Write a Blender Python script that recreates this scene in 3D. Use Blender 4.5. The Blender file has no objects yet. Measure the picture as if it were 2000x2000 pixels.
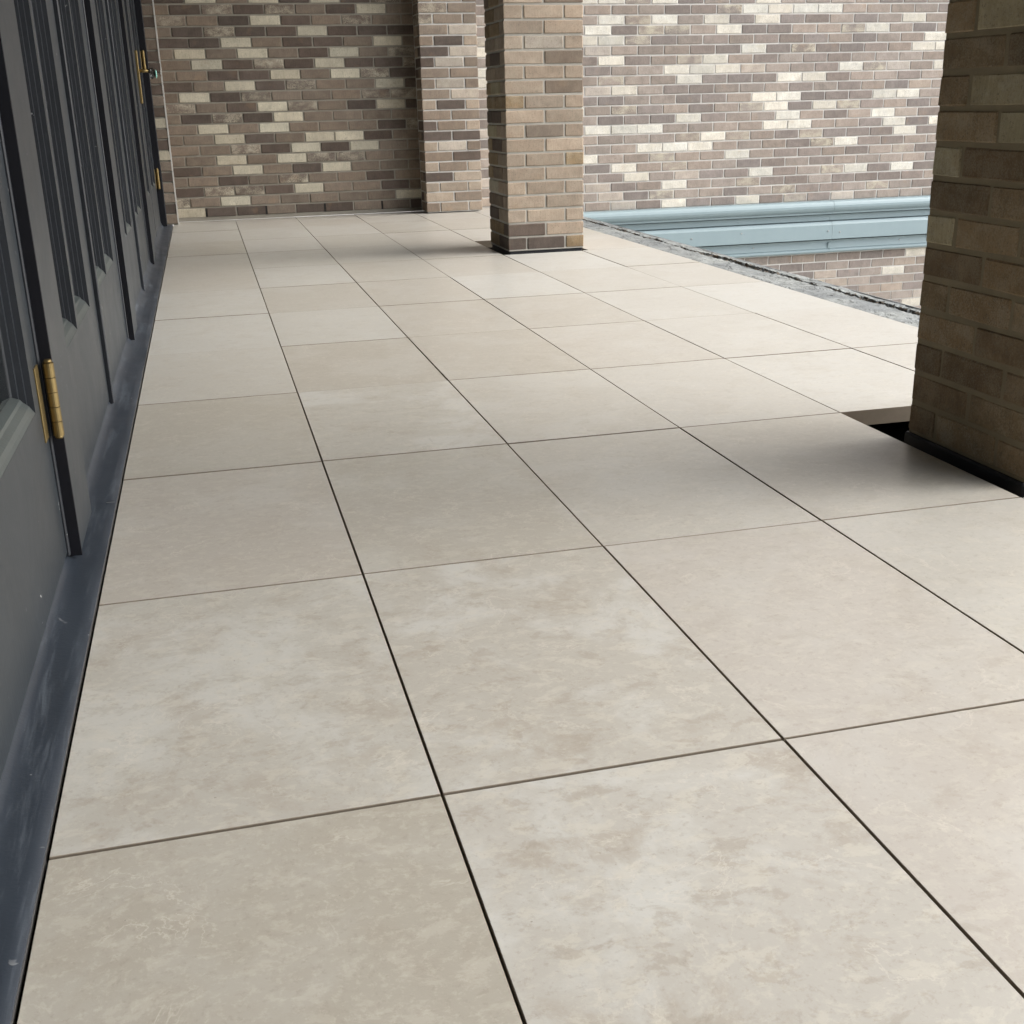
import bpy, bmesh, math, random
from mathutils import Vector, Matrix, noise

# ------------------------------------------------------------------ camera
# All coordinates below are in tile widths (one paver column); U turns them into metres.
U = 0.4115
S = bpy.context.scene
COL = S.collection
F, YAW, PITCH, ROLL = 2.26734, 0.243542, 0.338622, 0.0250592
CAMPOS = Vector((0.552143, -1.039152, 1.744063)) * U


def make_camera():
    cy, sy, cp, sp = math.cos(YAW), math.sin(YAW), math.cos(PITCH), math.sin(PITCH)
    f = Vector((sy * cp, cy * cp, -sp))
    r = Vector((cy, -sy, 0.0))
    d = f.cross(r)
    c, s = math.cos(ROLL), math.sin(ROLL)
    r2, d2 = c * r + s * d, -s * r + c * d
    up, back = -d2, -f
    cam = bpy.data.cameras.new('camera')
    cam.sensor_width = 36.0
    cam.lens = 36.0 * F / 2.0
    cam.clip_start, cam.clip_end = 0.02, 2000.0
    o = bpy.data.objects.new('camera', cam)
    COL.objects.link(o)
    o.matrix_world = Matrix(((r2.x, up.x, back.x, CAMPOS.x), (r2.y, up.y, back.y, CAMPOS.y),
                             (r2.z, up.z, back.z, CAMPOS.z), (0, 0, 0, 1)))
    S.camera = o


make_camera()

# ------------------------------------------------------------------ light: bright overcast, open side on the right
SUN_EL, SUN_AZ = math.radians(42), math.radians(100)      # azimuth clockwise from +Y (towards +X)
world = bpy.data.worlds.new('World')
S.world = world
world.use_nodes = True
wn, wl = world.node_tree.nodes, world.node_tree.links
sky = wn.new('ShaderNodeTexSky')
sky.sky_type = 'NISHITA'
sky.sun_disc = False
sky.sun_elevation, sky.sun_rotation = SUN_EL, SUN_AZ
sky.air_density, sky.dust_density, sky.ozone_density = 1.0, 4.0, 1.0
hs = wn.new('ShaderNodeHueSaturation')
hs.inputs['Saturation'].default_value = 0.40
wl.new(sky.outputs[0], hs.inputs['Color'])
wl.new(hs.outputs[0], wn['Background'].inputs['Color'])
wn['Background'].inputs['Strength'].default_value = 0.15
sun = bpy.data.lights.new('sun', 'SUN')
sun.energy = 1.2
sun.angle = math.radians(75)
sun.color = (1.0, 0.982, 0.955)
so = bpy.data.objects.new('sun', sun)
COL.objects.link(so)
sd = Vector((math.sin(SUN_AZ) * math.cos(SUN_EL), math.cos(SUN_AZ) * math.cos(SUN_EL), math.sin(SUN_EL)))
so.rotation_euler = sd.to_track_quat('Z', 'Y').to_euler()
so.location = (6, -4, 8)
vs = S.view_settings
vs.view_transform, vs.look, vs.gamma, vs.use_curve_mapping = 'Standard', 'None', 1.0, False
vs.exposure = 1.56

RND = random.Random(7)

# ------------------------------------------------------------------ material helpers


def mat(name):
    m = bpy.data.materials.new(name)
    m.use_nodes = True
    nt = m.node_tree
    return m, nt, nt.nodes['Principled BSDF']


def N(nt, kind, **kw):
    n = nt.nodes.new(kind)
    for k, v in kw.items():
        if k in n.inputs:
            n.inputs[k].default_value = v
        else:
            setattr(n, k, v)
    return n


def L(nt, a, b):
    nt.links.new(a, b)


def mix(nt, fac, a, b, mode='MIX'):
    n = nt.nodes.new('ShaderNodeMix')
    n.data_type, n.blend_type = 'RGBA', mode
    for sock, v in ((n.inputs[0], fac), (n.inputs[6], a), (n.inputs[7], b)):
        if hasattr(v, 'is_linked'):
            L(nt, v, sock)
        elif isinstance(v, (int, float)):
            sock.default_value = v
        else:
            sock.default_value = (*v[:3], 1)
    return n.outputs[2]


def math_(nt, op, a, b=0.0, clamp=False):
    n = nt.nodes.new('ShaderNodeMath')
    n.operation, n.use_clamp = op, clamp
    for sock, v in ((n.inputs[0], a), (n.inputs[1], b)):
        if hasattr(v, 'is_linked'):
            L(nt, v, sock)
        else:
            sock.default_value = v
    return n.outputs[0]


def ramp(nt, fac, lo, hi):
    n = nt.nodes.new('ShaderNodeMapRange')
    n.clamp = True
    n.interpolation_type = 'SMOOTHSTEP'
    L(nt, fac, n.inputs[0])
    n.inputs[1].default_value, n.inputs[2].default_value = lo, hi
    return n.outputs[0]


def noise_(nt, vec, scale, detail=4.0, rough=0.55, dist=0.0):
    n = N(nt, 'ShaderNodeTexNoise', Scale=scale, Detail=detail, Roughness=rough, Distortion=dist)
    if vec is not None:
        L(nt, vec, n.inputs['Vector'])
    return n.outputs[0]


def stretch(nt, vec, sc):
    n = N(nt, 'ShaderNodeVectorMath', operation='MULTIPLY')
    L(nt, vec, n.inputs[0])
    n.inputs[1].default_value = sc
    return n.outputs[0]


def obj_coords(nt):
    """object coordinates shifted by the object's own random number, so copies differ"""
    tc = N(nt, 'ShaderNodeTexCoord')
    oi = N(nt, 'ShaderNodeObjectInfo')
    k = math_(nt, 'MULTIPLY', oi.outputs['Random'], 61.0)
    cx = N(nt, 'ShaderNodeCombineXYZ')
    for i in range(3):
        L(nt, k, cx.inputs[i])
    a = N(nt, 'ShaderNodeVectorMath', operation='ADD')
    L(nt, tc.outputs['Object'], a.inputs[0])
    L(nt, cx.outputs[0], a.inputs[1])
    return a.outputs[0], oi


def bump(nt, bs, h, strength, dist=0.002):
    b = N(nt, 'ShaderNodeBump', Strength=strength, Distance=dist)
    L(nt, h, b.inputs['Height'])
    L(nt, b.outputs[0], bs.inputs['Normal'])


def world_pos(nt):
    return N(nt, 'ShaderNodeNewGeometry').outputs['Position']


# ------------------------------------------------------------------ materials
def brick_material(name, joined):
    m, nt, bs = mat(name)
    if joined:
        vec = world_pos(nt)
        at = N(nt, 'ShaderNodeAttribute', attribute_name='brick_tint')
        base, mott = at.outputs['Color'], at.outputs['Alpha']
    else:
        vec, oi = obj_coords(nt)
        base, mott = oi.outputs['Color'], oi.outputs['Alpha']
    grain = noise_(nt, stretch(nt, vec, (1, 1, 0.22)), 130, 3, 0.65)
    fine = noise_(nt, vec, 420, 3, 0.7)
    cloud = noise_(nt, vec, 16, 4, 0.6, 0.4)
    v = math_(nt, 'ADD', math_(nt, 'MULTIPLY', grain, 0.55), math_(nt, 'ADD', math_(nt, 'MULTIPLY', cloud, 0.75), 0.36))
    cv = N(nt, 'ShaderNodeCombineColor')
    for i in range(3):
        L(nt, v, cv.inputs[i])
    c = mix(nt, 1.0, base, cv.outputs[0], 'MULTIPLY')
    # dark pits
    pit = ramp(nt, noise_(nt, vec, 150, 4, 0.75), 0.55, 0.66)
    c = mix(nt, math_(nt, 'MULTIPLY', pit, 0.62), c, (0.11, 0.092, 0.068))
    # cream slip sprinkled in soft-edged patches on mottled bricks
    soft = noise_(nt, stretch(nt, vec, (1, 1, 1.6)), 15, 2, 0.5, 0.3)
    grit = noise_(nt, vec, 260, 4, 0.8)
    sl = math_(nt, 'ADD', soft, math_(nt, 'MULTIPLY', grit, 1.9))
    slip = math_(nt, 'MULTIPLY', ramp(nt, sl, 1.30, 1.75), mott, True)
    c = mix(nt, slip, c, (0.47, 0.43, 0.335))
    # rusty warm stains here and there
    st = ramp(nt, noise_(nt, vec, 9, 3, 0.6), 0.60, 0.75)
    c = mix(nt, math_(nt, 'MULTIPLY', st, 0.22), c, (0.30, 0.20, 0.12))
    L(nt, c, bs.inputs['Base Color'])
    bs.inputs['Roughness'].default_value = 0.9
    bs.inputs['Specular IOR Level'].default_value = 0.25
    h = math_(nt, 'ADD', math_(nt, 'MULTIPLY', grain, 0.7), fine)
    bump(nt, bs, h, 0.55, 0.0016)
    return m


def simple(name, col, rough=0.5, var=0.15, scale=8.0, metallic=0.0, spec=0.5, bmp=0.0, bscale=200.0):
    m, nt, bs = mat(name)
    vec = world_pos(nt)
    n = noise_(nt, vec, scale, 5, 0.6, 0.3)
    c = mix(nt, n, [x * (1 - var) for x in col], [x * (1 + var) for x in col])
    L(nt, c, bs.inputs['Base Color'])
    bs.inputs['Roughness'].default_value = rough
    bs.inputs['Metallic'].default_value = metallic
    bs.inputs['Specular IOR Level'].default_value = spec
    if bmp:
        bump(nt, bs, noise_(nt, vec, bscale, 4, 0.7), bmp)
    return m


def tile_material():
    m, nt, bs = mat('porcelain_paver')
    vec, oi = obj_coords(nt)
    sep = N(nt, 'ShaderNodeSeparateColor')
    L(nt, oi.outputs['Color'], sep.inputs[0])
    tone, mot, pink = sep.outputs[0], sep.outputs[1], sep.outputs[2]
    warp = N(nt, 'ShaderNodeVectorMath', operation='ADD')
    L(nt, vec, warp.inputs[0])
    wv = N(nt, 'ShaderNodeTexNoise', Scale=7.0, Detail=2.0)
    L(nt, vec, wv.inputs['Vector'])
    L(nt, stretch(nt, wv.outputs['Color'], (0.05, 0.03, 0.0)), warp.inputs[1])
    wvec = warp.outputs[0]
    def off(v, d):
        n = N(nt, 'ShaderNodeVectorMath', operation='ADD')
        L(nt, v, n.inputs[0])
        n.inputs[1].default_value = (d, d * 0.7, d * 1.3)
        return n.outputs[0]

    def layer(c, m, lo, hi, amt, col):
        return mix(nt, math_(nt, 'MULTIPLY', ramp(nt, m, lo, hi), amt), c, col)
    beige = (0.284, 0.263, 0.217)
    light = (0.398, 0.397, 0.374)
    pinkc = (0.330, 0.299, 0.262)
    c = mix(nt, tone, mix(nt, pink, beige, pinkc), light)
    # drifting cloud banks with torn edges, then flakes, then grain
    cloud = noise_(nt, wvec, 4.6, 9, 0.66, 0.35)
    c = layer(c, cloud, 0.47, 0.60, math_(nt, 'ADD', math_(nt, 'MULTIPLY', mot, 0.62), 0.10), (0.424, 0.425, 0.402))
    c = layer(c, noise_(nt, off(wvec, 5.3), 7.5, 9, 0.66, 0.3), 0.52, 0.64, math_(nt, 'ADD', math_(nt, 'MULTIPLY', mot, 0.40), 0.11), (0.275, 0.244, 0.200))
    mid = noise_(nt, stretch(nt, off(wvec, 9.1), (1.0, 1.35, 1.0)), 26, 9, 0.68, 0.2)
    c = layer(c, mid, 0.525, 0.60, math_(nt, 'ADD', math_(nt, 'MULTIPLY', mot, 0.22), 0.30), (0.425, 0.406, 0.352))
    c = layer(c, noise_(nt, stretch(nt, off(wvec, 2.2), (1.0, 1.35, 1.0)), 21, 9, 0.68, 0.2), 0.54, 0.63, math_(nt, 'ADD', math_(nt, 'MULTIPLY', mot, 0.24), 0.15), (0.238, 0.208, 0.167))
    c = layer(c, noise_(nt, off(wvec, 7.7), 85, 6, 0.75), 0.51, 0.64, 0.32, (0.440, 0.420, 0.366))
    c = layer(c, noise_(nt, off(wvec, 1.3), 100, 6, 0.75), 0.53, 0.66, 0.28, (0.200, 0.174, 0.140))
    vein = noise_(nt, wvec, 6.5, 7, 0.62, 0.4)
    vgate = ramp(nt, noise_(nt, vec, 8.0, 2), 0.46, 0.62)
    vmask = math_(nt, 'SUBTRACT', 1.0, ramp(nt, math_(nt, 'ABSOLUTE', math_(nt, 'SUBTRACT', vein, 0.5)), 0.0, 0.009))
    c = mix(nt, math_(nt, 'MULTIPLY', math_(nt, 'MULTIPLY', vmask, vgate), 0.55), c, (0.47, 0.445, 0.39))
    scuff = math_(nt, 'MULTIPLY', ramp(nt, noise_(nt, stretch(nt, vec, (1, 0.12, 1)), 55, 2), 0.70, 0.76), ramp(nt, noise_(nt, vec, 4.0, 2), 0.55, 0.68))
    c = mix(nt, math_(nt, 'MULTIPLY', scuff, 0.25), c, (0.19, 0.175, 0.15))
    speck = ramp(nt, noise_(nt, vec, 200, 1, 0.5), 0.79, 0.83)
    c = mix(nt, math_(nt, 'MULTIPLY', speck, 0.6), c, (0.15, 0.13, 0.11))
    L(nt, c, bs.inputs['Base Color'])
    r = math_(nt, 'ADD', math_(nt, 'MULTIPLY', mid, 0.16), 0.27)
    L(nt, r, bs.inputs['Roughness'])
    bs.inputs['Specular IOR Level'].default_value = 0.55
    bump(nt, bs, math_(nt, 'ADD', noise_(nt, vec, 90, 4, 0.7), math_(nt, 'MULTIPLY', mid, 1.2)), 0.10, 0.0015)
    return m


def paint_material(name, col, rough, dirt):
    """old oil paint on wood and sheet metal: brush drag, scuffs and pale chips"""
    m, nt, bs = mat(name)
    vec = world_pos(nt)
    cl = noise_(nt, vec, 5.5, 5, 0.65, 0.6)
    br = noise_(nt, stretch(nt, vec, (1, 1, 0.06)), 160, 3, 0.6)
    c = mix(nt, cl, [x * 0.80 for x in col], [x * 1.22 for x in col])
    c = mix(nt, math_(nt, 'MULTIPLY', ramp(nt, br, 0.55, 0.75), 0.25), c, [x * 1.5 for x in col])
    chip = math_(nt, 'MULTIPLY', ramp(nt, noise_(nt, vec, 62, 2, 0.5, 0.4), 0.745, 0.765), ramp(nt, noise_(nt, vec, 4.0, 2), 0.42, 0.60))
    c = mix(nt, math_(nt, 'MULTIPLY', chip, 0.7), c, (0.42, 0.43, 0.43))
    if dirt:
        sm = ramp(nt, noise_(nt, stretch(nt, vec, (2.4, 0.22, 1.0)), 16.0, 6, 0.75, 0.4), 0.50, 0.68)
        c = mix(nt, math_(nt, 'MULTIPLY', sm, dirt), c, (0.20, 0.235, 0.27))
        dk = ramp(nt, noise_(nt, vec, 6.0, 4, 0.6, 0.8), 0.54, 0.70)
        c = mix(nt, math_(nt, 'MULTIPLY', dk, 0.5), c, (0.018, 0.024, 0.033))
    L(nt, c, bs.inputs['Base Color'])
    L(nt, math_(nt, 'ADD', math_(nt, 'MULTIPLY', cl, 0.22), rough), bs.inputs['Roughness'])
    bump(nt, bs, math_(nt, 'ADD', br, math_(nt, 'MULTIPLY', cl, 1.5)), 0.10, 0.002)
    return m


def coping_material():
    m, nt, bs = mat('weathered_coping')
    vec = world_pos(nt)
    a = noise_(nt, vec, 4.0, 6, 0.65, 0.5)
    b = noise_(nt, stretch(nt, vec, (1.6, 0.6, 1)), 26, 6, 0.72, 1.0)
    c = mix(nt, ramp(nt, a, 0.35, 0.65), (0.128, 0.140, 0.142), (0.215, 0.228, 0.218))
    c = mix(nt, math_(nt, 'MULTIPLY', ramp(nt, b, 0.50, 0.62), 0.75), c, (0.075, 0.080, 0.078))
    c = mix(nt, math_(nt, 'MULTIPLY', ramp(nt, noise_(nt, vec, 60, 5, 0.7, 0.6), 0.57, 0.66), 0.5), c, (0.33, 0.336, 0.325))
    crack = math_(nt, 'SUBTRACT', 1.0, ramp(nt, math_(nt, 'ABSOLUTE', math_(nt, 'SUBTRACT', noise_(nt, vec, 7.0, 8, 0.68, 0.8), 0.5)), 0.0, 0.011))
    c = mix(nt, math_(nt, 'MULTIPLY', crack, 0.8), c, (0.05, 0.05, 0.05))
    L(nt, c, bs.inputs['Base Color'])
    bs.inputs['Roughness'].default_value = 0.75
    bump(nt, bs, math_(nt, 'SUBTRACT', b, crack), 0.6, 0.004)
    return m


def cornice_material():
    m, nt, bs = mat('pale_blue_paint')
    vec = world_pos(nt)
    a = noise_(nt, stretch(nt, vec, (1, 1, 0.3)), 6, 5, 0.6, 0.3)
    c = mix(nt, a, (0.186, 0.250, 0.268), (0.222, 0.288, 0.305))
    d = ramp(nt, noise_(nt, stretch(nt, vec, (0.4, 1, 1)), 30, 5, 0.7), 0.56, 0.78)
    c = mix(nt, math_(nt, 'MULTIPLY', d, 0.35), c, (0.24, 0.31, 0.33))
    s = ramp(nt, noise_(nt, vec, 55, 2), 0.755, 0.78)
    c = mix(nt, math_(nt, 'MULTIPLY', s, 0.6), c, (0.08, 0.08, 0.07))
    L(nt, c, bs.inputs['Base Color'])
    bs.inputs['Roughness'].default_value = 0.45
    return m


def glass_material():
    m, nt, bs = mat('window_glass')
    n = noise_(nt, world_pos(nt), 3.0, 2)
    L(nt, mix(nt, n, (0.86, 0.92, 0.89), (0.92, 0.96, 0.94)), bs.inputs['Base Color'])
    bs.inputs['Transmission Weight'].default_value = 1.0
    bs.inputs['Roughness'].default_value = 0.02
    bs.inputs['IOR'].default_value = 1.5
    return m


M = {
    'brick': brick_material('brick', False),
    'brick_joined': brick_material('brick_joined', True),
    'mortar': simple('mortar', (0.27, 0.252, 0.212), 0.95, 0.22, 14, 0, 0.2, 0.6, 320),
    'mortar_dark': simple('mortar_dark', (0.235, 0.196, 0.130), 0.95, 0.25, 14, 0, 0.2, 0.6, 320),
    'mortar_mid': simple('mortar_mid', (0.40, 0.38, 0.335), 0.95, 0.2, 14, 0, 0.2, 0.6, 320),
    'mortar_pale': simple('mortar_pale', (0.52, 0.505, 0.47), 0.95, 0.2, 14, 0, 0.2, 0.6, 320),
    'tile': tile_material(),
    'tile_body': simple('paver_body', (0.20, 0.170, 0.132), 0.85, 0.2, 30, 0, 0.3),
    'deck': simple('roof_membrane', (0.028, 0.026, 0.024), 0.9, 0.3, 12),
    'door': paint_material('slate_door_paint', (0.017, 0.022, 0.027), 0.30, 0.0),
    'bead': paint_material('lit_bead_paint', (0.046, 0.055, 0.054), 0.28, 0.0),  # lighter copy of the door paint: light on the sills painted in
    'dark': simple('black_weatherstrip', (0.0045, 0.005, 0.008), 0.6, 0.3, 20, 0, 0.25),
    'astragal': paint_material('astragal_and_bead_shade', (0.008, 0.011, 0.016), 0.45, 0.0),  # strip paint, also used as painted-in shade on the side beads
    'flash': paint_material('flashing_paint', (0.018, 0.024, 0.033), 0.30, 0.16),
    'brass': simple('aged_brass', (0.225, 0.170, 0.078), 0.48, 0.25, 40, 1.0, 0.5, 0.15, 300),
    'bronze': simple('dark_bronze', (0.03, 0.03, 0.028), 0.25, 0.3, 40, 0.8),
    'glass': glass_material(),
    'teal': simple('teal_reflection', (0.22, 0.50, 0.43), 0.4, 0.2, 60),  # colour of a sky reflection, painted on
    'coping': coping_material(),
    'debris': simple('leaf_litter', (0.085, 0.065, 0.045), 0.95, 0.6, 60),
    'trim': simple('metal_edge', (0.36, 0.37, 0.37), 0.5, 0.15, 10),
    'cornice': cornice_material(),
    'weep': simple('weep_slot', (0.012, 0.011, 0.010), 0.9, 0.2),
    'steel': simple('zinc_fastener', (0.35, 0.35, 0.35), 0.4, 0.2, 50, 0.9),
    'soffit': simple('soffit_paint', (0.17, 0.155, 0.13), 0.8, 0.08, 3),
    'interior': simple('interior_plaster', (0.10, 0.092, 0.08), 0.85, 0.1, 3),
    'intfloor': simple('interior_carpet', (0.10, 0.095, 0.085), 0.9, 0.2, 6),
    'ground': simple('court_concrete', (0.33, 0.32, 0.30), 0.9, 0.2, 1.2, 0, 0.3, 0.4, 60),
    'slab': simple('concrete_slab', (0.30, 0.29, 0.27), 0.9, 0.15, 4),
    'base': simple('bitumen_base', (0.014, 0.015, 0.018), 0.7, 0.3, 15),
}

# ------------------------------------------------------------------ object helpers


def tag(o, label, cat, group=None):
    o['label'], o['category'] = label, cat
    if group:
        o['group'] = group
    return o


def thing(name, loc, label, cat, group=None):
    o = bpy.data.objects.new(name, None)
    COL.objects.link(o)
    o.location = Vector(loc) * U
    o.empty_display_size = 0.1
    return tag(o, label, cat, group)


def structure(o):
    o['kind'] = 'structure'
    return o


def wloc(o):
    v = Vector((0, 0, 0))
    while o is not None:
        v += o.location
        o = o.parent
    return v


def link(name, me, m, parent=None, loc=(0, 0, 0)):
    """loc in metres, world axes"""
    if m is not None and not me.materials:
        me.materials.append(m)
    o = bpy.data.objects.new(name, me)
    COL.objects.link(o)
    loc = Vector(loc)
    if parent is not None:
        o.parent = parent
        loc = loc - wloc(parent)
    o.location = loc
    return o


def bm_mesh(name, bm, smooth=False):
    me = bpy.data.meshes.new(name)
    bm.to_mesh(me)
    bm.free()
    if smooth:
        for p in me.polygons:
            p.use_smooth = True
    return me


def box_bm(sx, sy, sz, bev=0.0):
    bm = bmesh.new()
    bmesh.ops.create_cube(bm, size=1.0)
    for v in bm.verts:
        v.co = Vector((v.co.x * sx, v.co.y * sy, v.co.z * sz))
    if bev > 0:
        bmesh.ops.bevel(bm, geom=list(bm.edges), offset=min(bev, min(sx, sy, sz) * 0.45), segments=1, affect='EDGES')
    return bm


def box(name, x0, x1, y0, y1, z0, z1, m, parent=None, bev=0.0):
    """box given in tile units, bevel in metres"""
    bm = box_bm((x1 - x0) * U, (y1 - y0) * U, (z1 - z0) * U, bev)
    return link(name, bm_mesh(name, bm), m, parent, Vector(((x0 + x1) / 2, (y0 + y1) / 2, (z0 + z1) / 2)) * U)


def poly_mesh(name, verts, faces, smooth=False):
    me = bpy.data.meshes.new(name)
    me.from_pydata([tuple(Vector(v) * U) for v in verts], [], faces)
    bm = bmesh.new()
    bm.from_mesh(me)
    bmesh.ops.recalc_face_normals(bm, faces=bm.faces)
    bm.to_mesh(me)
    bm.free()
    if smooth:
        for p in me.polygons:
            p.use_smooth = True
    return me


# ------------------------------------------------------------------ brick kit (metres inside)
BL, BH, BD, JT = 0.1937, 0.0574, 0.0920, 0.0095
BC = 0.0254 * 8 / 3                   # course height
PAL = {
    'L': ((0.475, 0.435, 0.340), 0.45), 'P': ((0.355, 0.310, 0.260), 0.35), 'M': ((0.190, 0.150, 0.116), 0.10),
    'T': ((0.300, 0.240, 0.184), 0.2),
    'B': ((0.240, 0.172, 0.100), 0.3), 'N': ((0.165, 0.118, 0.070), 0.2), 'O': ((0.36, 0.31, 0.20), 0.4), 'D': ((0.098, 0.075, 0.062), 0.06), 'S': ((0.150, 0.118, 0.096), 1.0),
}


def tint(ch, rnd, pale=0.0):
    c, a = PAL[ch]
    if pale:                          # same brick; sky light on the court wall painted in as a paler, mauve tint
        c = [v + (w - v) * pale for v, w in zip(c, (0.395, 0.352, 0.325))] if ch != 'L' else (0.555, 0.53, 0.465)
    k = rnd.uniform(0.84, 1.16)
    w = rnd.uniform(-0.025, 0.025)
    return (c[0] * k * (1 + w), c[1] * k, c[2] * k * (1 - w), a * rnd.uniform(0.7, 1.25))


def rand_kind(rnd):
    return rnd.choices('LPMDST', (16, 7, 34, 24, 11, 8))[0]


_bcache = {}


def brick_mesh(sx, sy, sz, variant):
    """a slightly uneven brick with worn arrises, 44 triangles; alike bricks share it"""
    key = (round(sx, 3), round(sy, 3), round(sz, 3), variant)
    if key in _bcache:
        return _bcache[key]
    r = random.Random(hash(key) & 0xffff)
    bm = box_bm(sx, sy, sz, 0.0028)
    for v in bm.verts:
        v.co += Vector((r.uniform(-1, 1), r.uniform(-1, 1), r.uniform(-1, 1))) * 0.0011
    me = bm_mesh('brick', bm)
    me.materials.append(M['brick'])
    _bcache[key] = me
    return me


def put_brick(parent, c, size, ch, rnd, pale=0.0):
    o = link('brick', brick_mesh(size[0], size[1], size[2], rnd.randrange(7)), None, parent,
             (c[0] + rnd.uniform(-.0008, .0008), c[1] + rnd.uniform(-.0012, .0012), c[2]))
    o.rotation_euler = (rnd.uniform(-.006, .006), rnd.uniform(-.003, .003), rnd.uniform(-.004, .004))
    o.color = tint(ch, rnd, pale)
    return o


class Batch:
    """bricks beyond the ones that are built singly, joined into one mesh with a tint per brick"""

    def __init__(self):
        self.v, self.f, self.c = [], [], []

    def add(self, c, s, col, detail=True):
        n = len(self.v)
        if detail:
            me = brick_mesh(s[0], s[1], s[2], int(abs(c[0] * 131 + c[2] * 17)) % 7)
            self.v += [(p.co.x + c[0], p.co.y + c[1], p.co.z + c[2]) for p in me.vertices]
            for p in me.polygons:
                self.f.append([n + i for i in p.vertices])
                self.c.append(col)
        else:
            hx, hy, hz = s[0] / 2, s[1] / 2, s[2] / 2
            self.v += [(c[0] + a * hx, c[1] + b * hy, c[2] + d * hz) for a in (-1, 1) for b in (-1, 1) for d in (-1, 1)]
            for q in ((0, 4, 5, 1), (0, 1, 3, 2), (4, 6, 7, 5), (1, 5, 7, 3), (0, 2, 6, 4)):
                self.f.append([n + i for i in q])
                self.c.append(col)

    def build(self, parent):
        o0 = wloc(parent)
        me = bpy.data.meshes.new('brickwork')
        me.from_pydata([tuple(Vector(p) - o0) for p in self.v], [], self.f)
        a = me.attributes.new('brick_tint', 'FLOAT_COLOR', 'FACE')
        a.data.foreach_set('color', [x for c in self.c for x in c])
        o = link('brickwork', me, M['brick_joined'], parent, o0)
        o['kind'] = 'stuff'
        return o


# ================================================================== SETTING
RP = 1.61783                          # paver length (pitch), in tile widths
YW = 19.62                            # brick face of the end wall
GZ = -8.5                             # court far below
DECK = -0.32
TH = 0.094                            # paver thickness
GAP = 0.0040 / U                      # open joint between pavers

structure(link('ground', poly_mesh('ground', [(-400, -400, GZ), (400, -400, GZ), (400, 400, GZ), (-400, 400, GZ)], [(0, 1, 2, 3)]), M['ground']))
slab = box('terrace_slab', -0.10, 6.50, -7.0, 19.5, GZ + 0.01, DECK - 0.01, M['slab'])
structure(slab)
floor = box('terrace_floor', -0.06, 5.86, -6.6, 19.45, DECK - 0.008, DECK, M['deck'])
structure(floor)

# pavers: tone (0 beige .. 1 pale), mottling, pinkness
TONES = {
    (0, 0): (.06, .10, .0), (1, 0): (.50, 1.15, .4), (2, 0): (.30, .28, 1.0), (3, 0): (.5, .3, .5),
    (0, 1): (.46, .80, .1), (1, 1): (.36, .95, .25), (2, 1): (.28, .22, .9), (3, 1): (.55, .2, .4), (4, 1): (.4, .3, .5),
    (0, 2): (.18, .30, .55), (1, 2): (.20, .30, .1), (2, 2): (.42, .25, .3), (3, 2): (.30, .22, .3),
    (0, 3): (.10, .18, .1), (1, 3): (.45, .80, .1), (2, 3): (.50, .30, .2), (3, 3): (.60, .15, .3), (4, 3): (.75, .2, .2),
    (0, 4): (.55, .30, .2), (1, 4): (.12, .18, .3), (2, 4): (.18, .22, .3), (3, 4): (.35, .25, .5), (4, 4): (.60, .2, .3), (5, 4): (.7, .2, .3),
    (0, 5): (.85, .35, .1), (1, 5): (.72, .15, .1), (2, 5): (.15, .20, .4), (3, 5): (.30, .20, .4), (4, 5): (.6, .2, .3), (5, 5): (.95, .1, 0),
    (0, 6): (.80, .30, .1), (1, 6): (.30, .2, .3), (2, 6): (.20, .2, .4), (3, 6): (.95, .2, 0), (4, 6): (.55, .2, .3), (5, 6): (.5, .2, .4),
    (0, 7): (.35, .2, .4), (1, 7): (.85, .3, .1), (2, 7): (.3, .2, .3), (3, 7): (.35, .2, .4), (4, 7): (.95, .2, 0), (5, 7): (.6, .2, .3),
}
_tm = {}


def paver(x0, x1, y0, y1, key):
    sx, sy = (x1 - x0) * U, (y1 - y0) * U
    k = (round(sx, 4), round(sy, 4))
    if k not in _tm:
        bm = box_bm(sx, sy, TH * U, 0.0006)
        _tm[k] = bm_mesh('tile', bm)
        _tm[k].materials.append(M['tile'])
        _tm[k].materials.append(M['tile_body'])
        for p in _tm[k].polygons:
            p.material_index = 0 if p.normal.z > 0.9 else 1
    z = -TH / 2 + RND.uniform(-0.0007, 0.0007) / U
    o = link('tile', _tm[k], None, floor, Vector(((x0 + x1) / 2, (y0 + y1) / 2, z)) * U)
    o.rotation_euler = (RND.uniform(-.0006, .0006), RND.uniform(-.0006, .0006), RND.uniform(-.0008, .0008))
    t = TONES.get(key) or (RND.choice((.15, .25, .3, .45, .6, .75)), RND.uniform(.15, .4), RND.uniform(0, .7))
    o.color = (0.13 + 0.74 * t[0], 0.92 * t[1], t[2], 1)


XL = [0.004, 1, 2, 3, 4, 5, 5.885]
for r in range(-4, 12):
    for c in range(6):
        if (c, r) in ((4, 2), (4, 8)):
            continue                  # left out round the two brick pillars
        x0 = XL[c] + (GAP * .37 if c else 0)
        if c == 5 and r in (2, 8):
            x0 = 5.085
        paver(x0, XL[c + 1] - GAP * .37, r * RP + GAP * .52, (r + 1) * RP - GAP * .52, (c, r))
for c in range(6):                    # cut row against the end wall
    paver(max(XL[c] + (GAP / 2 if c else 0), 0), XL[c + 1] - GAP / 2, 12 * RP + GAP / 2, YW - 0.02, (c, 12))

# room behind the glazed doors
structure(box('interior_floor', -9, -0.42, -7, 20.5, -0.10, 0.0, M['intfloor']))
structure(box('interior_wall', -9.3, -9.02, -7, 20.5, -0.10, 6.9, M['interior']))

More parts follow.
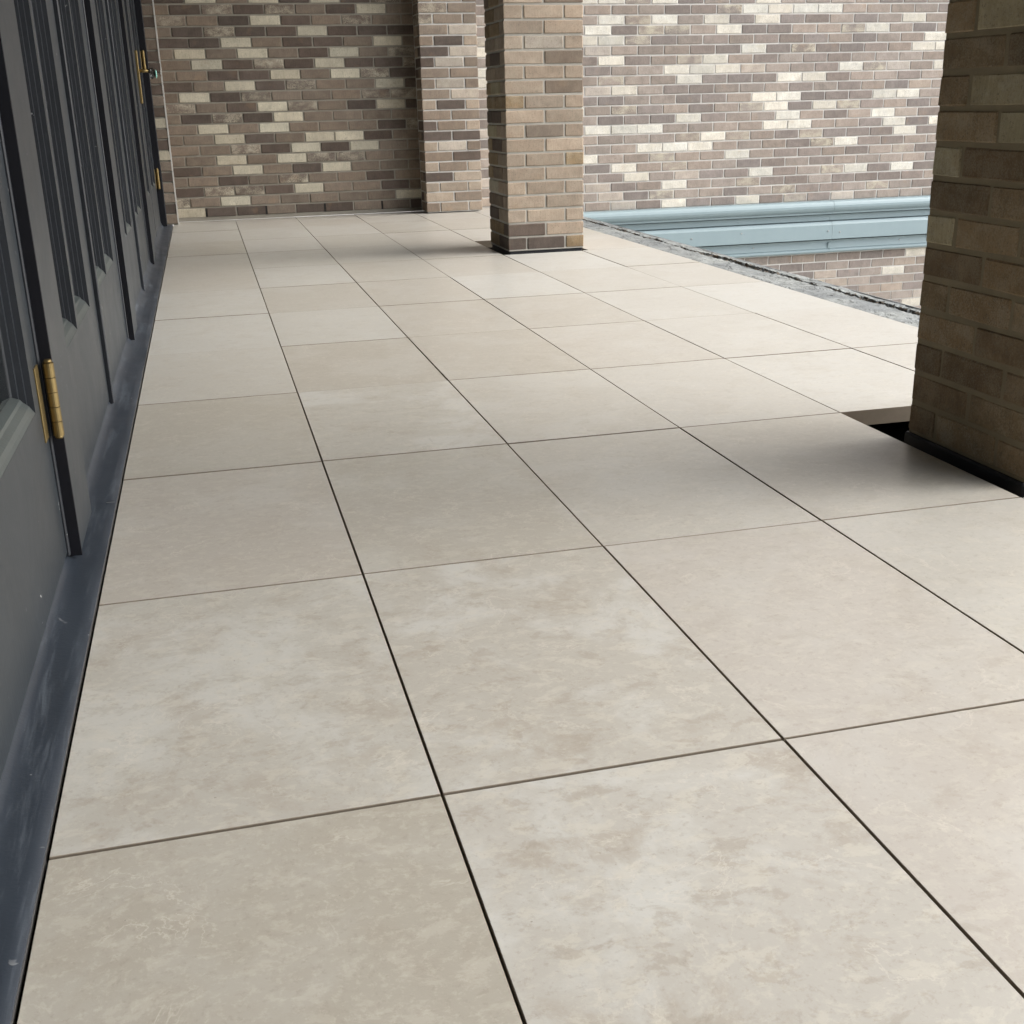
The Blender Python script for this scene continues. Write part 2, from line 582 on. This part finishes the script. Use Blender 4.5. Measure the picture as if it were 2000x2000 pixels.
# porch roof and the plain wall that carry on out of the picture
roof = thing('porch_roof', (-2, 6, 6.68), 'flat roof sheltering the tiled terrace, overhead and out of view', 'roof')
box('soffit', -9.3, 5.80, -8, 20.6, 6.66, 6.72, M['soffit'], roof)
box('roof_deck', -9.3, 5.90, -8, 20.6, 6.725, 7.3, M['slab'], roof)
tag(box('unseen_wall', -0.42, -0.10, -7, 0.95, 0.0, 6.65, M['door']), 'plain slate painted wall running on before the nearest glazed door', 'wall')

tag(box('unseen_wall', -0.08, 5.30, -4.9, -4.5, 0.005, 6.65, M['interior']), 'plain brown wall added out of view behind the viewer to block light', 'wall')  # unseen blocker, added to darken the faces turned towards the viewer

# ================================================================== BRICK WALLS


def wall_mortar(name, x0, x1, z0, z1, parent, m):
    return box(name, x0, x1, YW + 0.012, YW + 0.42, z0, z1, m, parent)


# ---- end wall under the roof, rows listed from the top of the picture down
LEFT = ['DLMLDLDSM', 'MDSDSMDLM', 'SMDLDMSMM', 'MDSDDLDDD', 'DDLMDDMLM', 'MLMLMDLMS', 'MLDSDLDDS', 'MMDDLMLSD', 'DMLDSMMLD',
        'MLDSMMMSS', 'SMDLSMDLD', 'MDSDLMMMM', 'MLMLMMMDS', 'MMLDMLLDM', 'MMSDLDLMM', 'MMLMLSSMM', 'DMLMDLMMM', 'MMDMSMMDM',
        'DSSDLMMDM', 'SMLMMMMML', 'LDDMDDMMD']
PB = 0.2032 / U
PC = BC / U
rb = random.Random(11)
endwall = thing('brick_wall', (2.2, YW + 0.2, 0), 'shaded brown and cream brick wall closing the far end of the tiled terrace', 'brick wall')
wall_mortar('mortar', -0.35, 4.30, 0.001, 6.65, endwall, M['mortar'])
batch = Batch()
Z0 = 0.052


def run(parent, x_start, pitch, xmin, xmax, z, kinds, rnd, bt=None, detail=True, yf=YW, pale=0.0):
    """one course of stretchers cut to xmin..xmax (tile units); kinds None = random"""
    i = 0
    x = x_start
    while x < xmax:
        a, b = max(x + JT / U / 2, xmin), min(x + pitch - JT / U / 2, xmax)
        if b - a > 0.05:
            ch = kinds[i] if kinds and i < len(kinds) else rand_kind(rnd)
            c = ((a + b) / 2 * U, yf * U + BD / 2, z * U + BC / 2)
            s = ((b - a) * U, BD, BH)
            if bt is None:
                put_brick(parent, c, s, ch, rnd, pale)
            else:
                bt.add(c, s, tint(ch, rnd, pale), detail)
        x += pitch
        i += 1


for k in range(40):
    z = Z0 + k * PC
    xs = 0.545 - PB if k % 2 == 0 else 0.545 - 1.5 * PB
    kinds = LEFT[20 - k] if k <= 20 else None
    if k <= 21:
        run(endwall, xs, PB, 0.02, 4.28, z, kinds, rb)
    else:
        run(endwall, xs, PB, 0.02, 4.28, z, kinds, rb, batch, False)
batch.build(endwall)
for n in range(4):
    x = 0.545 + n * 2 * PB
    box('weep_vent', x - 0.016, x + 0.016, YW + 0.002, YW + 0.05, Z0 + 0.012, Z0 + 0.150, M['weep'], endwall)

# ---- sunlit wall of the court, seen past the pillars
RIGHT = {20: 'LLSLDMDLMMMMDDM', 19: 'MMMDDSLLLLMMMMD', 18: 'MLSLMLDLDDMDMLM', 17: 'LDSSMLDDMMSLMDM', 16: 'LLSDMDMDDDMDMML',
         15: 'PMMMDDLDSDDDMLL', 14: 'DLDMSLMDMDDMMMM', 13: 'DMMLLLPMMDLSPML', 12: 'MSMMLDDDLLDMMDM', 11: 'PLMDDMMMDMDMDTM',
         10: 'DDMMDDMLLDDDLLM', 9: 'MSDMDMSLDLSDMDM', 8: 'MDDDLDMMLMDMLTD', 7: 'LLLMMMMLLMMDLDL', 6: 'MMMMSLSMDSDDDLD',
         5: 'MMLLLMMMDSLDDMM', 4: 'LMMSMMLMDDMDMSD', 3: 'DLMSMMDDMDMMMMD', 2: 'MDLMPDDLDMSLDLD', 1: 'PDMLMMSDDMDDDDM',
         0: 'MPDSMMDMSDDMSMD', -1: 'MPDLDDLDSDPMMMM'}
PR = 0.4913
rc = random.Random(23)
court = thing('brick_wall', (10, YW + 0.2, GZ), 'bright mauve grey and cream brick wall of the court behind the pale blue cornice', 'brick wall')
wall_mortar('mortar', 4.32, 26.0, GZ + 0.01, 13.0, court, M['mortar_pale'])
batch = Batch()
ZR = 0.012
for k in range(-51, 78):
    z = ZR + k * PC
    odd = k % 2 != 0
    xs = 7.184 if odd else 7.184 - PR / 2
    near = -10 <= k <= 24
    if k in RIGHT and k >= 1:
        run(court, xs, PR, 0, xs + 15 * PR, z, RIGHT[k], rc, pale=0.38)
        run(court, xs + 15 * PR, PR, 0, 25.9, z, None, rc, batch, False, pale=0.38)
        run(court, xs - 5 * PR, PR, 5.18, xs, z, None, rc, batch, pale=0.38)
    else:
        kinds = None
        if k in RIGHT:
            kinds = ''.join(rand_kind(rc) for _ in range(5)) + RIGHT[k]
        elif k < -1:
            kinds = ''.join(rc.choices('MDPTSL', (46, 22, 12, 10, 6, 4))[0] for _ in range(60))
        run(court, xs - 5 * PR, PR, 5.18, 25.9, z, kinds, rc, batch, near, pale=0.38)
batch.build(court)
for x in (10.345, 11.33, 12.313, 13.296, 14.279):
    box('weep_vent', x - 0.014, x + 0.014, YW + 0.002, YW + 0.05, ZR - 8 * PC + 0.012, ZR - 7 * PC - 0.012, M['weep'], court)

# ---- pale blue pressed metal cornice on that wall
corn = thing('metal_cornice', (12, YW, -1.1), 'pale blue moulded metal cornice running along the court wall', 'cornice')
PROF = [(0.0, -0.150)]
for i in range(9):                    # roll at the top
    a = math.radians(100 - i * 22)
    PROF.append((0.115 + 0.105 * math.cos(a), -0.255 + 0.105 * math.sin(a)))
PROF += [(0.120, -0.352), (0.150, -0.356), (0.150, -0.390), (0.020, -0.393), (0.020, -0.410), (0.070, -0.412), (0.062, -0.440), (0.070, -0.515), (0.020, -0.518), (0.020, -0.532),
         (0.140, -0.535), (0.190, -0.590), (0.195, -0.855), (0.020, -0.860), (0.020, -0.884), (0.090, -0.887), (0.085, -0.925),
         (0.095, -0.960), (0.105, -1.010), (0.110, -1.036)]
for i in range(6):                    # small roll at the bottom
    a = math.radians(70 - i * 38)
    PROF.append((0.085 + 0.042 * math.cos(a), -1.082 + 0.042 * math.sin(a)))
PROF += [(0.0, -1.125)]


def cornice_section(x0, x1, dz):
    vs, fs = [], []
    n = len(PROF)
    for x in (x0, x1):
        vs += [(x, YW + 0.004 - p, z + dz) for p, z in PROF]
    for i in range(n - 1):
        fs.append((i, i + 1, n + i + 1, n + i))
    fs.append((n - 1, 0, n, 2 * n - 1))
    fs.append(tuple(range(n)))
    fs.append(tuple(range(2 * n - 1, n - 1, -1)))
    link('cornice_section', poly_mesh('cornice_section', vs, fs), M['cornice'], corn)


SEAM = 12.08
for x0, x1, dz in ((6.57, SEAM - 0.002, 0.0), (SEAM + 0.002, SEAM + 7.3, 0.002), (SEAM + 7.312, 25.8, 0.0)):
    cornice_section(x0, x1, dz)
for x, z in ((SEAM - 0.09, -0.70), (SEAM + 0.16, -0.73), (9.2, -0.71), (10.2, -0.66), (15.0, -0.7), (10.5, -0.955), (13.6, -0.95)):
    p = 0.193 if z > -0.9 else 0.094
    o = box('screw', x - 0.011, x + 0.011, YW - p - 0.008, YW - p + 0.003, z - 0.011, z + 0.011, M['steel'], corn, 0.001)
link('seam_solder', poly_mesh('seam_solder', [(SEAM - .03, YW - .128, -.93), (SEAM + .02, YW - .128, -.93), (SEAM + .03, YW - .115, -1.03), (SEAM - .04, YW - .115, -1.03),
                                              (SEAM - .03, YW - .06, -.93), (SEAM + .02, YW - .06, -.93), (SEAM + .03, YW - .06, -1.03), (SEAM - .04, YW - .06, -1.03)],
                             [(0, 1, 2, 3), (4, 5, 6, 7), (0, 1, 5, 4), (1, 2, 6, 5), (2, 3, 7, 6), (3, 0, 4, 7)]), M['cornice'], corn)

# ================================================================== PILLARS
WP = 2 * 0.2032 - JT                  # side of a pillar, metres


def pillar(name, x0, y0, z0, courses, label, front, seed, mort, parity=0, lip=0.006, rec=0.005, mix_side=(16, 24, 22, 3, 4, 5, 16, 8, 2), group='brick pillars along the terrace edge', base=True):
    rnd = random.Random(seed)
    t = thing(name, (x0 + WP / U / 2, y0 + WP / U / 2, 0), label, 'brick pillar', group)
    X, Y, Z = x0 * U, y0 * U, z0 * U
    w = WP
    e = rec
    top = Z + courses * BC
    bm = box_bm(w - 2 * e, w - 2 * e, top - Z)
    link('mortar', bm_mesh('mortar', bm), mort, t, (X + w / 2, Y + w / 2, (top + Z) / 2))
    for k in range(courses):
        zc = Z + (k + 0.5) * BC + JT / 2 - 0.004
        row = front[k] if k < len(front) else None

        def ch(i):
            if not front:
                return side()
            return row[i] if row and i < len(row) else rnd.choices('TMDPLS', (46, 26, 12, 8, 3, 5))[0]

        def side():
            return rnd.choices('TMDPLSBNO', mix_side)[0]
        if k % 2 == parity:           # full stretchers on the sides, one between them front and back
            for xx in (X + BD / 2, X + w - BD / 2):
                for j in range(2):
                    kk = (ch(0) if row else side()) if (xx < X + w / 2 and j == 0) else (ch(2) if (j == 0) else side())
                    put_brick(t, (xx, Y + BL / 2 + j * (BL + JT), zc), (BD, BL, BH), kk, rnd)
            put_brick(t, (X + w / 2, Y + BD / 2, zc), (BL, BD, BH), ch(1), rnd)
            put_brick(t, (X + w / 2, Y + w - BD / 2, zc), (BL, BD, BH), side(), rnd)
        else:                         # full stretchers front and back
            for j in range(2):
                put_brick(t, (X + BL / 2 + j * (BL + JT), Y + BD / 2, zc), (BL, BD, BH), ch(j), rnd)
                put_brick(t, (X + BL / 2 + j * (BL + JT), Y + w - BD / 2, zc), (BL, BD, BH), side(), rnd)
            for xx in (X + BD / 2, X + w - BD / 2):
                put_brick(t, (xx, Y + w / 2, zc), (BD, BL, BH), side(), rnd)
    if base:
        q = lip
        bm = box_bm(w + 2 * q, w + 2 * q, Z - DECK * U - 0.001, 0.004)
        link('base', bm_mesh('base', bm), M['base'], t, (X + w / 2, Y + w / 2, (Z + DECK * U) / 2))
        bm = box_bm(w - 0.002, w - 0.002, 0.010, 0.002)
        link('mortar_bed', bm_mesh('mortar_bed', bm), mort, t, (X + w / 2, Y + w / 2, Z + 0.004))
    return t


FRONT_C = ['DDB', 'DT', 'TTT', 'TT', 'TTT', 'TT', 'TTB', 'TT', 'TMT', 'TT', 'BTT', 'TM', 'TTT', 'TM', 'TPT', 'TT', 'TTT', 'TM', 'TMT', 'TT', 'TTT', 'TM', 'TTM', 'PM', 'TTM', 'TT']
pillar('brick_pillar', 4.100, 13.065, 0.020, 40, 'free-standing tan brick pillar rising through a cut-out in the paving', FRONT_C, 41, M['mortar_mid'], 0, -0.006)
FRONT_R = []
pillar('brick_pillar', 4.100, 3.350, 0.020, 40, 'near dark brick pillar cropped by the right edge, black gap at its foot', FRONT_R, 57, M['mortar_dark'], 1, mix_side=(0, 0, 0, 0, 0, 0, 52, 40, 8), rec=0.0022)

# pilaster that stands out from the end wall
pil = thing('brick_pilaster', (4.67, 19.2, 0), 'tan brick pilaster projecting from the far wall behind the free-standing pillar', 'pilaster')
rp = random.Random(5)
PX, PY = 4.185 * U, 19.03 * U
depth = (YW + 0.01) * U - PY
bm = box_bm(WP - 0.012, depth - 0.008, 40 * BC)
link('mortar', bm_mesh('mortar', bm), M['mortar_pale'], pil, (PX + WP / 2, PY + depth / 2 + 0.002, 20 * BC + 0.001 + 0.014 * U))
FR_P = ['MTT', 'TM', 'TTT', 'DT', 'TMT', 'MD', 'TPM', 'DD', 'DMT', 'MM', 'TDT', 'MP', 'MPM', 'MM', 'DPM', 'DP', 'MDT', 'MP', 'SMM', 'SM', 'TTM', 'TD']
for k in range(39):
    zc = 0.014 * U + (k + 0.5) * BC + 0.001
    row = FR_P[k] if k < len(FR_P) else ''.join(rp.choices('TMDP', (40, 34, 14, 12))[0] for _ in range(3))
    if k % 2 == 0:
        for i, xx in enumerate((PX + BD / 2, PX + WP - BD / 2)):
            put_brick(pil, (xx, PY + BL / 2, zc), (BD, BL, BH), row[0] if i == 0 else row[-1], rp)
        put_brick(pil, (PX + WP / 2, PY + BD / 2, zc), (BL, BD, BH), row[1], rp)
    else:
        for j in range(2):
            put_brick(pil, (PX + BL / 2 + j * (BL + JT), PY + BD / 2, zc), (BL, BD, BH), row[j], rp)
        for xx in (PX + BD / 2, PX + WP - BD / 2):
            put_brick(pil, (xx, PY + BD + JT + 0.05, zc), (BD, 0.1, BH), rp.choice('MTMD'), rp)

# narrow return of brick beside the last door
pier = thing('brick_pier', (0.0, 19.3, 0), 'narrow dark brick pier between the last glazed door and the shaded wall', 'brick pier')
rq = random.Random(9)
x0, x1, y0, y1 = -0.45, 0.088, 19.12, YW + 0.01
bm = box_bm((x1 - x0) * U - 0.008, (y1 - y0) * U - 0.006, 40 * BC)
link('mortar', bm_mesh('mortar', bm), M['mortar'], pier, ((x0 + x1) / 2 * U, (y0 + y1) / 2 * U + 0.003, 20 * BC + 0.002))
PIERK = 'MDMMDMLDMLDMDMDDMMDMDM'
for k in range(39):
    zc = (k + 0.5) * BC + 0.004
    ln = (0.30, 0.40)[k % 2]
    put_brick(pier, ((x1 - ln / 2) * U, y0 * U + BD / 2, zc), (ln * U, BD, BH), PIERK[k % 22], rq)
    put_brick(pier, (x1 * U - BD / 2, (y0 + y1) / 2 * U + BD / 2 + 0.004, zc), (BD, (y1 - y0) * U - BD - 0.012, BH), rq.choice('MDMT'), rq)
box('mortar_joint', x1 - 0.012, x1 + 0.010, y0 - 0.004, y0 + 0.014, 0.002, 6.4, M['mortar_pale'], pier)

# ================================================================== EDGE OF THE TERRACE
cop = thing('edge_coping', (6.2, 6.5, DECK), 'weathered grey coping with peeling skin and a ragged crack along the terrace edge', 'coping')


def crack_at(y):
    """centre and half width of the split that runs near the outer edge; it opens and closes"""
    xc = 6.395 + 0.040 * noise.noise((y * 0.8, 3.1, 0)) + 0.020 * noise.noise((y * 3.1, 8.1, 0)) + 0.012 * noise.noise((y * 9, 1.1, 0))
    g = noise.noise((y * 0.45 + 0.3, 9.0, 0)) + 0.55 * noise.noise((y * 2.1, 4.0, 2))
    hw = 0.003 + 0.050 * max(0.0, min(1.0, g + 0.30 + (0.35 if 7.0 < y < 12.5 else 0.0)))
    return xc, hw


def coping_strip():
    ny = int((YW - 0.02 + 6.6) / 0.021)
    ys = [-6.6 + i * 0.021 for i in range(ny)] + [YW - 0.01]
    nx = 50
    xs = [5.90 + i * (6.540 - 5.90) / (nx - 1) for i in range(nx)]
    vs, fs = [], []
    for y in ys:
        xc, hw = crack_at(y)
        for i, x in enumerate(xs):
            z = -0.052 + 0.010 * noise.noise((x * 2.2, y * 0.9, 1)) + 0.006 * noise.noise((x * 9, y * 5, 2))
            if noise.noise((x * 5, y * 2.3, 7)) + 0.4 * noise.noise((x * 17, y * 11, 3)) > 0.16:
                z += 0.006             # blistered skin, stepping off where it has peeled
            d = abs(x - xc) - hw * (1 + 0.9 * noise.noise((x * 40, y * 23, 6)))
            if d < 0:
                z -= 0.055
            else:
                z += 0.018 * max(0.0, noise.noise((y * 6, x * 8, 4)) + 0.1) * math.exp(-d / 0.035)
            vs.append((x, y, z))
    n = nx
    for j in range(len(ys) - 1):
        for i in range(n - 1):
            fs.append((j * n + i, j * n + i + 1, (j + 1) * n + i + 1, (j + 1) * n + i))
    link('membrane', poly_mesh('membrane', vs, fs), M['coping'], cop)


coping_strip()
box('bed', 5.88, 6.52, -6.6, YW - 0.02, DECK, -0.085, M['deck'], cop)
box('edge_trim', 6.541, 6.550, -6.6, YW - 0.02, -0.20, -0.046, M['trim'], cop, 0.001)
rd = random.Random(31)
vs, fs = [], []
for i in range(4200):
    y = rd.uniform(0.5, 19.3)
    xc, hw = crack_at(y)
    if rd.random() > hw / 0.045:
        continue
    x = xc + rd.gauss(0, 0.45) * (hw + 0.008)
    s_ = rd.uniform(0.006, 0.030)
    n = len(vs)
    q = [Vector((rd.uniform(-1, 1), rd.uniform(-1.6, 1.6), rd.uniform(-.5, .6))) * s_ for _ in range(5)]
    z = -0.052 - (0.03 if abs(x - xc) < hw * 0.6 else 0.0)
    vs += [tuple(Vector((x, y, z)) + p) for p in q]
    fs += [(n, n + 1, n + 2), (n, n + 2, n + 3), (n + 1, n + 2, n + 4), (n, n + 3, n + 4), (n, n + 1, n + 4)]
o = link('debris', poly_mesh('debris', vs, fs), M['debris'], cop)
o['kind'] = 'stuff'

# ================================================================== GLAZED DOORS
XD = -0.165                           # face of the door leaves
XP = -0.098                           # face of the posts that stand proud
TOPZ = 5.15
SILL = 0.045
LEAFW = 2.19
POSTS = [3.71, 8.61, 13.60]           # near edge of each post
PW = 0.52

frame = thing('door_frame', (-0.2, 9.5, 0), 'slate painted timber frame with posts between the glazed doors on the left', 'door frame')
for y, xd, xp in zip(POSTS, (-0.142, -0.162, -0.170), (-0.092, -0.112, -0.118)):
    box('post', -0.40, xp, y + 0.018, y + PW, SILL, TOPZ + 0.1, M['door'], frame, 0.003)
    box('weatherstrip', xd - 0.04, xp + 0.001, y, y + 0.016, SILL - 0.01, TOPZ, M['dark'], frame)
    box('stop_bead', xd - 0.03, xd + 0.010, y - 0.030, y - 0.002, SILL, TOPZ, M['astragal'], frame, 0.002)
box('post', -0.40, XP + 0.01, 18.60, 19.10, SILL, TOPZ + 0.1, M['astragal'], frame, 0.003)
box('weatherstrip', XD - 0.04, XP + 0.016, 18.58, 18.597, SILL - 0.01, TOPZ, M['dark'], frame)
box('post', -0.40, XP, 0.96, 1.48, SILL, TOPZ + 0.1, M['door'], frame, 0.003)
box('header', -0.40, XP, 0.96, 19.10, TOPZ + 0.11, 6.64, M['door'], frame, 0.004)


def bead_frame(parent, y0, y1, z0, z1):
    """moulded glazing: sloping beads in a lit tone above and below, stepped sides in a shaded tone"""
    hor = [(0.0, 0.0), (-0.008, 0.012), (-0.016, 0.030), (-0.036, 0.048), (-0.041, 0.060), (-0.064, 0.070), (-0.075, 0.074)]
    ver = [(0.0, 0.0), (-0.022, 0.002), (-0.024, 0.012), (-0.045, 0.014), (-0.047, 0.026), (-0.066, 0.028), (-0.075, 0.036)]
    cor = ((y0, z0, 1, 1), (y1, z0, -1, 1), (y1, z1, -1, -1), (y0, z1, 1, -1))
    n = len(hor)
    o0 = wloc(parent)

    def corner(k):
        ya, za, sy, sz = cor[k]
        return [(XD + h[0] - 0.001, ya + sy * v[1], za + sz * h[1]) for h, v in zip(hor, ver)]

    def cornerv(k):
        ya, za, sy, sz = cor[k]
        return [(XD + v[0] - 0.001, ya + sy * v[1], za + sz * h[1]) for h, v in zip(hor, ver)]
    for nm, sides, cf, m in (('glazing_bead', ((0, 1), (2, 3)), corner, M['bead']), ('shaded_side_bead', ((1, 2), (3, 0)), cornerv, M['astragal'])):  # side beads get a near-black copy of the paint as their shade
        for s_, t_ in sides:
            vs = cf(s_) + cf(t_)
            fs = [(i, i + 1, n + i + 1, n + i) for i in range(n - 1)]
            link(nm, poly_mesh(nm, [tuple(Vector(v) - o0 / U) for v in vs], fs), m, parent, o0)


def hinge(parent, y, zc, xk, h=0.29):
    """butt hinge: leaf on the door edge and a five-part knuckle"""
    lf = box('hinge', XD - 0.002, XD + 0.006, y - 0.118, y - 0.034, zc - h / 2, zc + h / 2, M['brass'], parent, 0.0006)
    n = 5
    for i in range(n):
        bm = bmesh.new()
        bmesh.ops.create_cone(bm, cap_ends=True, segments=20, radius1=0.021 * U, radius2=0.021 * U, depth=(h / n - 0.0025) * U)
        me = bm_mesh('knuckle', bm)
        link('knuckle', me, M['brass'], lf, Vector((xk, y - 0.012, zc - h / 2 + (i + 0.5) * h / n)) * U)
    for s in (-1, 1):
        bm = bmesh.new()
        bmesh.ops.create_cone(bm, cap_ends=True, segments=16, radius1=0.018 * U, radius2=0.013 * U, depth=0.012 * U)
        o = link('pin_tip', bm_mesh('pin_tip', bm, True), M['brass'], lf, Vector((xk, y - 0.012, zc + s * (h / 2 + 0.006))) * U)
        if s < 0:
            o.rotation_euler = (math.pi, 0, 0)
    return lf


def leaf(xd, y0, y1, label, hinges=(), handle=False, st=0.36):
    global XD
    XD = xd
    t = thing('glazed_door', (XD, (y0 + y1) / 2, SILL), label, 'door', 'slate glazed doors along the left side')
    rail, mun = 0.655, 0.075
    zt = TOPZ - 0.35
    box('bottom_rail', XD - 0.125, XD, y0 + st, y1 - st, SILL + 0.02, SILL + rail, M['door'], t)
    box('top_rail', XD - 0.125, XD, y0 + st, y1 - st, zt, TOPZ, M['door'], t)
    for a, b in ((y0, y0 + st), (y1 - st, y1)):
        box('stile', XD - 0.125, XD, a, b, SILL + 0.02, TOPZ, M['door'], t)
    pw = (y1 - y0 - 2 * st - mun) / 2
    box('muntin', XD - 0.12, XD, y0 + st + pw, y0 + st + pw + mun, SILL + rail, zt, M['door'], t)
    for a in (y0 + st, y0 + st + pw + mun):
        bead_frame(t, a, a + pw, SILL + rail, zt)
        box('pane', XD - 0.079, XD - 0.072, a + 0.02, a + pw - 0.02, SILL + rail + 0.02, zt - 0.02, M['glass'], t)
    for zc in hinges:
        hinge(t, y1 + 0.012, zc, XD + 0.040)
    if handle:
        yh = y0 + 0.20
        pl = box('handle', XD, XD + 0.034, yh - 0.080, yh + 0.080, 1.855, 2.535, M['brass'], t, 0.002)
        bm = bmesh.new()
        bmesh.ops.create_cone(bm, cap_ends=True, segments=16, radius1=0.026 * U, radius2=0.020 * U, depth=0.15 * U)
        o = link('stem', bm_mesh('stem', bm, True), M['brass'], pl, Vector((XD + 0.085, yh, 2.275)) * U)
        o.rotation_euler = (0, math.pi / 2, 0)
        # lever: swept bar that curls back towards the door
        vs, fs = [], []
        seg = 14
        for i in range(seg + 1):
            a = i / seg
            cx = XD + 0.165 + 0.050 * math.sin(a * math.pi * 0.9)
            cz = 2.275 - 0.02 * a - 0.05 * a * a
            cy_ = yh - 0.02 + 0.27 * a
            rx, rz = 0.020 + 0.012 * a, 0.030 + 0.025 * math.sin(a * math.pi)
            for j in range(8):
                b = j / 8 * 2 * math.pi
                vs.append((cx + rx * math.cos(b), cy_, cz + rz * math.sin(b)))
        for i in range(seg):
            for j in range(8):
                fs.append((i * 8 + j, i * 8 + (j + 1) % 8, (i + 1) * 8 + (j + 1) % 8, (i + 1) * 8 + j))
        fs += [tuple(range(8)), tuple(range(seg * 8 + 7, seg * 8 - 1, -1))]
        o0 = wloc(pl)
        link('lever', poly_mesh('lever', [tuple(Vector(v) - o0 / U) for v in vs], fs, True), M['bronze'], pl, o0)
        bm = bmesh.new()
        bmesh.ops.create_uvsphere(bm, u_segments=12, v_segments=8, radius=1.0)
        for v in bm.verts:
            v.co = Vector((v.co.x * 0.012, v.co.y * 0.05, v.co.z * 0.055)) * U
        link('lever_glint', bm_mesh('lever_glint', bm, True), M['teal'], pl, Vector((XD + 0.245, yh + 0.13, 2.235)) * U)  # teal sky reflection on the lever, modelled as a coloured blob
    return t


leaf(-0.142, 1.50, 3.675, 'nearest slate glazed door, cropped by the left edge, brass hinge on its far side', (0.70, 2.46, 4.4), False, 0.21)
leaf(-0.156, 4.24, 6.395, 'slate glazed door just beyond the post with the near brass hinge')
leaf(-0.162, 6.43, 8.575, 'third slate glazed door from the left edge, before the middle black post')
leaf(-0.167, 9.14, 11.345, 'slate glazed door just beyond the middle black post')
leaf(-0.170, 11.38, 13.565, 'fifth slate glazed door from the left edge, before the last black post')
leaf(-0.172, 14.13, 16.335, 'slate glazed door next before the one with the brass lever handle')
leaf(-0.172, 16.37, 18.560, 'farthest slate glazed door, with brass lever handle and hinges, beside the brick pier', (0.76, 2.47, 4.4), True)
for y, xd in ((6.412, -0.160), (11.362, -0.169), (16.352, -0.172)):
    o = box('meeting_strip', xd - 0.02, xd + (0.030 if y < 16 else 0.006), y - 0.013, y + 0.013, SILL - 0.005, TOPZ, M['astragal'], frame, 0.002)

# painted sheet metal sill between doors and pavers
fl = thing('sill_flashing', (-0.08, 9, 0), 'scuffed dark blue painted metal sill strip between the doors and the pavers', 'flashing')


def flashing():
    ys = [-6.8 + i * 0.06 for i in range(int((19.11 + 6.8) / 0.06))] + [19.11]
    prof = [(-0.006, -0.10), (-0.006, -0.001), (-0.010, 0.003), (-0.050, 0.010), (-0.100, 0.017), (-0.128, 0.026), (-0.146, 0.040), (-0.160, 0.060), (-0.170, 0.10), (-0.176, 0.14)]
    vs, fs = [], []
    for y in ys:
        for i, (x, z) in enumerate(prof):
            k = 0.0 if i in (0, 1, 8, 9) else 1.0
            w = noise.noise((y * 0.9, i * 0.25, 2)) * 0.006 + noise.noise((y * 3.1, i * 0.4, 5)) * 0.0035
            vs.append((x + (w * 0.6 if i in (5, 6) else 0), y, z + k * w))
    n = len(prof)
    for j in range(len(ys) - 1):
        for i in range(n - 1):
            fs.append((j * n + i, j * n + i + 1, (j + 1) * n + i + 1, (j + 1) * n + i))
    link('sheet', poly_mesh('sheet', vs, fs, True), M['flash'], fl)


flashing()
box('bright_edge', -0.0085, -0.0055, -6.6, 18.9, -0.02, 0.0015, M['steel'], fl)
bm = bmesh.new()
bmesh.ops.create_cone(bm, cap_ends=True, segments=8, radius1=0.0008, radius2=0.0008, depth=0.016)
o = link('nail', bm_mesh('nail', bm), M['steel'], fl, Vector((-0.030, 4.45, 0.016)) * U)
o.rotation_euler = (0, math.pi / 2, 0)
